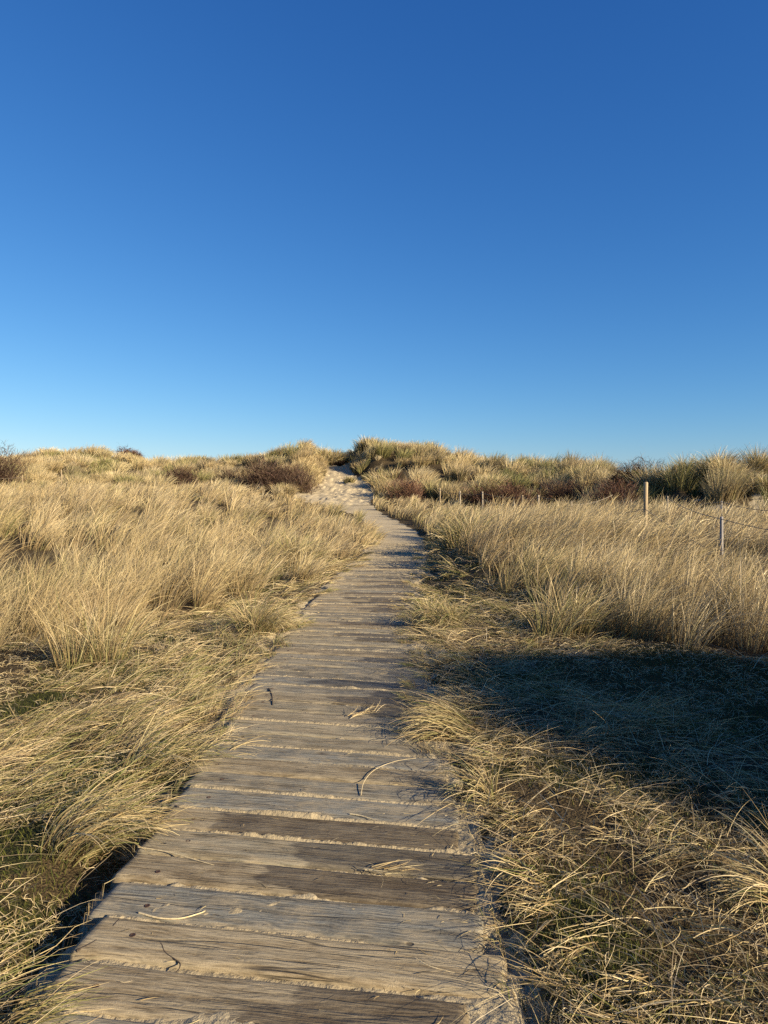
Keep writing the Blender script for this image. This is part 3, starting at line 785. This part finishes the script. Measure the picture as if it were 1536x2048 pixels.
while ycur < 21:
    w = PITCH * prng.uniform(.93, 1.05)
    yc = ycur + w / 2
    skew = R(float(ip(yc, SK)))
    gap = prng.uniform(.008, .020)
    length = 1.50 + prng.uniform(-.03, .03)
    cx = float(pcx(yc)) + prng.uniform(-.02, .02)
    if yc < 2.42: length -= .15; cx -= .075
    near = yc < 7
    nx, ny = (76, 14) if near else (40, 6)
    lx = np.linspace(-length / 2, length / 2, nx); wy = w - gap
    tt = np.linspace(-1, 1, ny); ly = np.sign(tt) * (1 - (1 - np.abs(tt)) ** 1.5) * wy / 2
    A, B = np.meshgrid(lx, ly)
    seed = 200 + ip_ * 3.7
    edge = np.minimum(wy / 2 - np.abs(B), 0.03); edx = np.minimum(length / 2 - np.abs(A), .03)
    zt = -.010 * (1 - sstep(0, .016, edge)) - .012 * (1 - sstep(0, .02, edx))
    zt = zt + (fbm(A * 2.0, B * 5.0 + seed, seed) - .5) * .010 + (fbm(A * 6, B * 40 + seed, seed + 1) - .5) * .004
    zt = zt - .006 * ((A / (length / 2)) ** 2) * 0 + prng.uniform(-.004, .004)
    B2 = B + (fbm(A * 5, A * 0 + seed, seed + 2) - .5) * .012 * (np.abs(B) > wy * .3)
    v = np.stack([A, B2, zt], -1).reshape(-1, 3)
    q = grid_quads(nx, ny)
    # skirts down to the underside
    ring = np.concatenate([np.arange(nx), np.arange(1, ny) * nx + nx - 1, (ny - 1) * nx + np.arange(nx - 2, -1, -1), np.arange(ny - 2, 0, -1) * nx])
    low = v[ring].copy(); low[:, 2] = -.055
    o0 = len(v); m_ = len(ring)
    v = np.concatenate([v, low])
    nxt = np.roll(np.arange(m_), -1)
    sk = np.stack([ring, o0 + np.arange(m_), o0 + nxt, ring[nxt]], -1)
    q = np.concatenate([q, sk])
    me = quick_mesh('plank', v, q)
    # darker patches: mostly the middle and far side of some boards
    st = prng.uniform(-.5, .3) if prng.random() < .55 else 2.0
    dark_patch = sstep(st - .12, st + .12, A + (fbm(A * 3, B * 9 + seed, seed + 5) - .5) * .5) * .95 + prng.uniform(.0, .22)
    wv = np.zeros(len(v)); wv[:nx * ny] = dark_patch.ravel()
    add_attr(me, 'dark_patch', wv)
    o = link('plank', me, M_PLANK, bw)
    o.location = (cx, yc, float(bz(yc))); o.rotation_euler = (prng.uniform(-.006, .006), prng.uniform(-.004, .004), -skew)
    t_ = TINTS[prng.integers(0, len(TINTS))]; f_ = prng.uniform(.76, 1.0)
    o.color = (t_[0] * f_, t_[1] * f_, t_[2] * f_, 1)
    if yc < 8:
        s = bpy.data.objects.new('screw', SCREW); col.objects.link(s); s.parent = o
        sx = -length / 2 + prng.uniform(.15, .22); sy_ = prng.uniform(-.25, .25) * wy
        iz = np.argmin(np.abs(lx - sx)) + nx * np.argmin(np.abs(ly - sy_))
        s.location = (sx, sy_, float(v[iz, 2]) - .0006)
        s.rotation_euler = (0, 0, prng.uniform(0, 3))
    plank_rows.append((yc, w, skew, cx, length, gap))
    ycur += w; ip_ += 1

# loose sand: lies in the joints, in drifts over the ends and in thin patches; a height field cut by the boards
pr = np.array(plank_rows)
sx_ = np.arange(-1.15, 1.151, .0125); sy_ = np.concatenate([np.arange(1.2, 8, .0085), np.arange(8, 21.5, .018)])
SX, SY = np.meshgrid(sx_, sy_)
cx = pcx(SY); wx = SX + cx
# coordinate along the row of planks: undo the skew about the centre line
skew = R(1) * ip(SY, SK)
vy = SY + np.tan(skew) * SX
skew = R(1) * ip(vy, SK); vy = SY + np.tan(skew) * SX
edges = np.concatenate([pr[:, 0] - pr[:, 1] / 2, [pr[-1, 0] + pr[-1, 1] / 2]])
ii = np.clip(np.searchsorted(edges, vy), 1, len(edges) - 1)
dl_ = vy - edges[ii - 1]; dr_ = edges[ii] - vy
gi = np.where(dl_ < dr_, ii - 1, ii); gd = np.minimum(dl_, dr_)
amp = prng.uniform(.006, .026, len(edges)); amp[prng.random(len(edges)) < .38] = 0.001
wid = prng.uniform(.009, .022, len(edges))
am = amp[gi] * (.55 + .9 * fbm(SX * 2.3 + gi * 7.1, gi * 3.3, 300.)); 
h = -.018 + am * np.exp(-(gd / wid[gi]) ** 2) * (1 - sstep(.66, .78, np.abs(SX)))
h += .06 * np.clip(fbm(wx * 2.0, SY * 4.2, 310., 4) - .585, 0, 1) + .05 * np.clip(fbm(wx * 7, SY * 9, 312., 3) - .62, 0, 1)
h += .010 * sstep(8, 14, SY) + .016 * sstep(13, 19, SY)
h += .022 * sstep(.54, .84, SX + .34 * (fbm(SX * 1.5, SY * 2.6, 320.) - .5)) * (.25 + .75 * sstep(.40, .66, fbm(wx * 3.2, SY * 3.2, 321.)))
h += .026 * sstep(.52, .80, -SX + .5 * (fbm(SX * 1.5, SY * 2.2, 325.) - .55)) * sstep(.45, .62, fbm(wx * .4, SY * 1.1, 327., 2) + .06 * sstep(2.75, 2.4, SY) - .16 * sstep(2.7, 3.0, SY) * sstep(5.0, 4.3, SY))
h += (fbm(wx * 28, SY * 28, 330., 3) - .5) * .010 + (fbm(wx * 75, SY * 75, 333., 2) - .5) * .006
h -= .09 * sstep(.69, .75, -SX) * sstep(1.9, 2.4, SY) * (1 - sstep(4.7, 5.2, SY))
h -= .06 * sstep(.74, .86, np.abs(SX) + .34 * (fbm(wx * 3.2, SY * 3.2, 329.) - .55))
me = quick_mesh('blown_sand', np.stack([wx, SY, bz(SY) + h], -1).reshape(-1, 3), grid_quads(len(sx_), len(sy_)))
o = link('blown_sand', me, M_SAND); tag(o, 'pale blown sand lying in the joints and drifts over the planks', 'sand', kind='stuff')

# ------------------------------------------------------------------ litter on the boards
def tube(name, pts, rad, mat, label=None, cat=None, group=None, parent=None, sides=6, taper=.5):
    """smooth tapering round strand through pts"""
    P = np.array(pts, float); m = len(P)
    s = np.linspace(0, m - 1, max(10, m * 6)); i = np.clip(s.astype(int), 0, m - 2); f = (s - i)[:, None]
    p0 = P[np.clip(i - 1, 0, m - 1)]; p1 = P[i]; p2 = P[i + 1]; p3 = P[np.clip(i + 2, 0, m - 1)]
    C = .5 * ((2 * p1) + (-p0 + p2) * f + (2 * p0 - 5 * p1 + 4 * p2 - p3) * f ** 2 + (-p0 + 3 * p1 - 3 * p2 + p3) * f ** 3)
    org = C[0].copy()
    T = np.gradient(C, axis=0); T /= np.linalg.norm(T, axis=1, keepdims=True) + 1e-9
    ref = np.where(np.abs(T[:, 2:3]) > .9, np.array([[1., 0, 0]]), np.array([[0, 0, 1.]]))
    U = np.cross(T, ref); U /= np.linalg.norm(U, axis=1, keepdims=True); V = np.cross(T, U)
    a = np.linspace(0, 2 * math.pi, sides, endpoint=False)
    rr = rad * (1 - (1 - taper) * np.linspace(0, 1, len(C)))
    v = C[:, None, :] + rr[:, None, None] * (np.cos(a)[None, :, None] * U[:, None, :] + np.sin(a)[None, :, None] * V[:, None, :]) - org
    k = len(C); q = []
    b = np.arange(k - 1)[:, None] * sides; j = np.arange(sides)[None, :]; j2 = (j + 1) % sides
    q = np.stack([b + j, b + j2, b + sides + j2, b + sides + j], -1).reshape(-1, 4)
    o = link(name, quick_mesh(name, v.reshape(-1, 3), q), mat, parent); o.location = org
    if label: tag(o, label, cat, group)
    return o

def on_board(px, py, dz=.006):
    Yd = F * (CH - .02) / (py - YH)
    return ((px - 768) / F * Yd, Yd, .010 + dz * .5)

def litter_(name, pix, rad, mat, label, cat, arch=0.0):
    n = len(pix)
    pts = [on_board(a, b, .006 + arch * math.sin(math.pi * k / (n - 1))) for k, (a, b) in enumerate(pix)]
    return tube(name, pts, rad, mat, label, cat)
litter_('dry_grass_stem', [(278, 1822), (318, 1833), (360, 1834), (398, 1824), (410, 1818)], .0042, M_STEM, 'curved pale grass stem lying below the bluish plank end', 'grass stem', .004)
litter_('dry_grass_stem', [(276, 1691), (340, 1703), (392, 1718), (428, 1727)], .003, M_STEM, 'thin straight grass stem in the sandy joint above the bluish plank', 'grass stem', .006)
litter_('dry_grass_stem', [(722, 1588), (728, 1565), (750, 1542), (790, 1524), (832, 1514)], .0022, M_STEM, 'long bowed grass stem reaching over the boards from the flattened tussock', 'grass stem', .03)
litter_('dry_grass_stem', [(700, 1625), (724, 1630), (748, 1637)], .0045, M_STEM, 'short straight straw lying in the middle of a board', 'grass stem', .004)
litter_('dry_grass_stem', [(812, 1898), (850, 1925), (890, 1938), (915, 1943)], .0026, M_STEM, 'fine straw lying across the sandy lower boards', 'grass stem', .004)
litter_('dead_twig', [(316, 1878), (324, 1888), (330, 1902), (350, 1916), (360, 1924), (358, 1934), (352, 1940)], .0036, M_DARKTWIG, 'small kinked black twig on the tan plank near the screws', 'twig', .003)
litter_('dead_twig', [(153, 1898), (186, 1882), (215, 1862), (232, 1842), (240, 1834)], .005, M_DARKTWIG, 'dark stick across the corner of the lower left plank', 'twig', .002)
litter_('dead_twig', [(538, 1375), (544, 1390), (545, 1408)], .006, M_DARKTWIG, 'short dark twig near the left ends of the middle boards', 'twig', .006)

def wisp(px, py, px2, py2, n, label):
    a = np.array(on_board(px, py)); b = np.array(on_board(px2, py2))
    d = b - a; L = np.linalg.norm(d); ph = math.atan2(d[1], d[0])
    root = a + rng.normal(0, .012, (n, 3)) * np.array([2, 1, .2]) + d[None, :] * rng.uniform(-.1, .5, (n, 1))
    root[:, 2] = a[2] + rng.uniform(0, .012, n)
    c = STRAW[rng.integers(0, 6, n)] * 1.0
    v, q, cc = blades(root, ph + rng.normal(0, .25, n), np.radians(rng.uniform(70, 84, n)), np.radians(rng.uniform(92, 106, n)), L * rng.uniform(.3, .8, n),
                      np.full(n, .0036), c, c * .8, 8, clamp=False, wob=.5)
    v[:, 2] = np.maximum(v[:, 2], a[2] - .002)
    o = link('straw_wisp', quick_mesh('straw_wisp', v - a, q, cc), M_GRASS); o.location = a
    tag(o, label, 'straw')
wisp(722, 1735, 850, 1748, 30, 'tangled wisp of straw caught in the sandy joint toward the right verge')
wisp(705, 1432, 775, 1410, 26, 'small arched wisp of straw on the middle boards')
wisp(620, 1213, 650, 1208, 14, 'tiny straw scrap on the far boards')

# ------------------------------------------------------------------ rope fences
def post(parent, px, Y, top, wpx, mat, name='post', lean=0.0, sides=12):
    x, y, z = gp(px, 0, Y)
    zt = CH + (YH - top) / F * Y
    r = wpx / F * Y / 2
    bm = bmesh.new()
    hgt = zt - z + .25
    rings = 7
    prev = None
    for k in range(rings + 1):
        f = k / rings
        rr = r * (1.06 - .10 * f) * (1 + .05 * math.sin(7 * f + px))
        if k == rings: rr *= .86
        zz = -.25 + hgt * (f if k < rings else 1.0) - (0 if k != rings - 1 else -hgt / rings * .9)
        cur = [bm.verts.new((rr * math.cos(2 * math.pi * j / sides) + lean * zz, rr * math.sin(2 * math.pi * j / sides) * (1 + .04 * math.sin(3 * j)), zz)) for j in range(sides)]
        if prev:
            for j in range(sides):
                bm.faces.new((prev[j], prev[(j + 1) % sides], cur[(j + 1) % sides], cur[j]))
        prev = cur
    bm.faces.new(prev)
    me_ = bpy.data.meshes.new(name); bm.to_mesh(me_); bm.free()
    for p in me_.polygons: p.use_smooth = len(p.vertices) == 4
    o = link(name, me_, mat, parent)
    o.location = Vector((x, y, z)) - parent.location
    return o

def rope(parent, a, b, sag, rad):
    n = 9
    pts = []
    for k in range(n):
        f = k / (n - 1)
        p = Vector(a).lerp(Vector(b), f); p.z -= sag * 4 * f * (1 - f)
        pts.append(tuple(p - parent.location))
    tube('rope', pts, rad, M_ROPE, parent=parent, taper=1.0)

def pt(px, py, Y): return ((px - 768) / F * Y, Y, CH + (YH - py) / F * Y)

f1 = empty('rope_fence', gp(1290, 0, 17)); tag(f1, 'sagging rope fence with one tall round wooden post in the right meadow', 'fence')
post(f1, 1290, 17, 964, 8, M_POST, lean=.015)
bpy.data.objects['post']['label'] = 'tall round weathered wooden post'
post(f1, 1143, 24, 1002, 3.6, M_PALE); post(f1, 1028, 27, 1002, 3.2, M_PALE)
rope(f1, pt(1290, 1018, 17), pt(1143, 1013, 24), .18, .008)
rope(f1, pt(1290, 1018, 17), pt(1410, 1095, 12.5), .02, .008)
rope(f1, pt(1143, 1010, 24), pt(1225, 990, 26), .10, .013)
rope(f1, pt(1028, 1008, 27), pt(965, 998, 33), .12, .013)
rope(f1, pt(1028, 1008, 27), pt(1143, 1012, 24), .16, .013)
f2 = empty('rope_fence', gp(1443, 0, 12)); tag(f2, 'rope fence with a short square-topped grey post closest to the boardwalk', 'fence')
post(f2, 1443, 12, 1033, 6.5, M_GREY); post(f2, 1335, 20, 992, 3, M_PALE); post(f2, 1690, 9.2, 1062, 9, M_GREY)
rope(f2, pt(1443, 1038, 12), pt(1335, 996, 20), .07, .007)
rope(f2, pt(1443, 1038, 12), pt(1690, 1078, 9.2), .05, .006)
f3 = empty('rope_fence', gp(965, 0, 36)); tag(f3, 'row of thin pale posts with rope along the foot of the right dune', 'fence')
for (px, Y, top, w_, m_) in ((880, 40, 976, 2.8, M_POST), (920, 38, 982, 3, M_PALE), (965, 37, 983, 3, M_PALE), (1045, 34, 990, 3, M_POST), (1077, 32, 990, 3.6, M_PALE),
                             (1262, 27, 999, 3, M_PALE), (1443, 20, 1002, 4, M_GREY)):
    post(f3, px, Y, top, w_, m_, sides=8)
P3 = [(880, 980, 40), (920, 985, 38), (965, 986, 37), (1045, 993, 34), (1077, 994, 32), (1262, 1003, 27), (1443, 1004, 20), (1620, 1020, 17)]
for a, b in zip(P3[:-1], P3[1:]): rope(f3, pt(*a), pt(*b), .12, .011)
f4 = empty('rope_fence', gp(123, 0, 46)); tag(f4, 'thin pale stakes with a wire below the left dune crest', 'fence')
for (px, Y, top, w_, m_) in ((-60, 42, 951, 2, M_PALE), (45, 44, 951, 1.8, M_POST), (123, 47, 939, 1.8, M_POST)):
    post(f4, px, Y, top, w_, m_, sides=8)
rope(f4, pt(-60, 954, 42), pt(45, 954, 44), .10, .007)

# ------------------------------------------------------------------ sky, sun, camera
AZ, ELV = 124.0, 20.0
w = bpy.data.worlds.new('World'); sc.world = w; w.use_nodes = True
t = w.node_tree; bg = [n for n in t.nodes if n.type == 'BACKGROUND'][0]
s = t.nodes.new('ShaderNodeTexSky'); s.sky_type = 'NISHITA'; s.sun_disc = False
s.sun_elevation = R(ELV); s.sun_rotation = R(AZ); s.altitude = 0; s.air_density = 1.0; s.dust_density = .1; s.ozone_density = 4.0
sp = t.nodes.new('ShaderNodeSeparateColor'); cb = t.nodes.new('ShaderNodeCombineColor'); t.links.new(s.outputs[0], sp.inputs[0])
for k, (g_, p_) in enumerate(((1.15, 1.42), (1.00, 1.07), (1.05, .79))):
    q = math_(t, 'MULTIPLY', math_(t, 'POWER', math_(t, 'MULTIPLY', sp.outputs[k], .1), p_), g_ * 10)
    t.links.new(q, cb.inputs[k])
t.links.new(cb.outputs[0], bg.inputs[0]); bg.inputs[1].default_value = .05
sd = Vector((math.sin(R(AZ)) * math.cos(R(ELV)), math.cos(R(AZ)) * math.cos(R(ELV)), math.sin(R(ELV))))
L_ = bpy.data.lights.new('sun', 'SUN'); L_.energy = 5.0; L_.angle = R(.5); L_.color = (1.0, .83, .58)
so = bpy.data.objects.new('sun', L_); col.objects.link(so); so.rotation_euler = sd.to_track_quat('Z', 'Y').to_euler(); so.location = (20, -15, 20)

c = bpy.data.cameras.new('camera'); co = bpy.data.objects.new('camera', c); col.objects.link(co)
c.sensor_width = 36; c.lens = 36 * F / 2048; c.shift_y = -(1024 - YH) / 2048
co.location = (0, 0, CH); co.rotation_euler = (math.pi / 2, 0, 0); c.clip_start = .05; c.clip_end = 2000
sc.camera = co
vs = sc.view_settings
vs.view_transform = 'Standard'; vs.look = 'None'; vs.exposure = 1.2; vs.gamma = 1; vs.use_curve_mapping = False
sc.cycles.max_bounces = 5; sc.cycles.diffuse_bounces = 3; sc.cycles.glossy_bounces = 1; sc.cycles.transmission_bounces = 3
sc.cycles.caustics_reflective = False; sc.cycles.caustics_refractive = False
sc.cycles.use_denoising = False
print('BLADES', sum(len(o.data.polygons) for o in bpy.data.objects if o.type == 'MESH'))
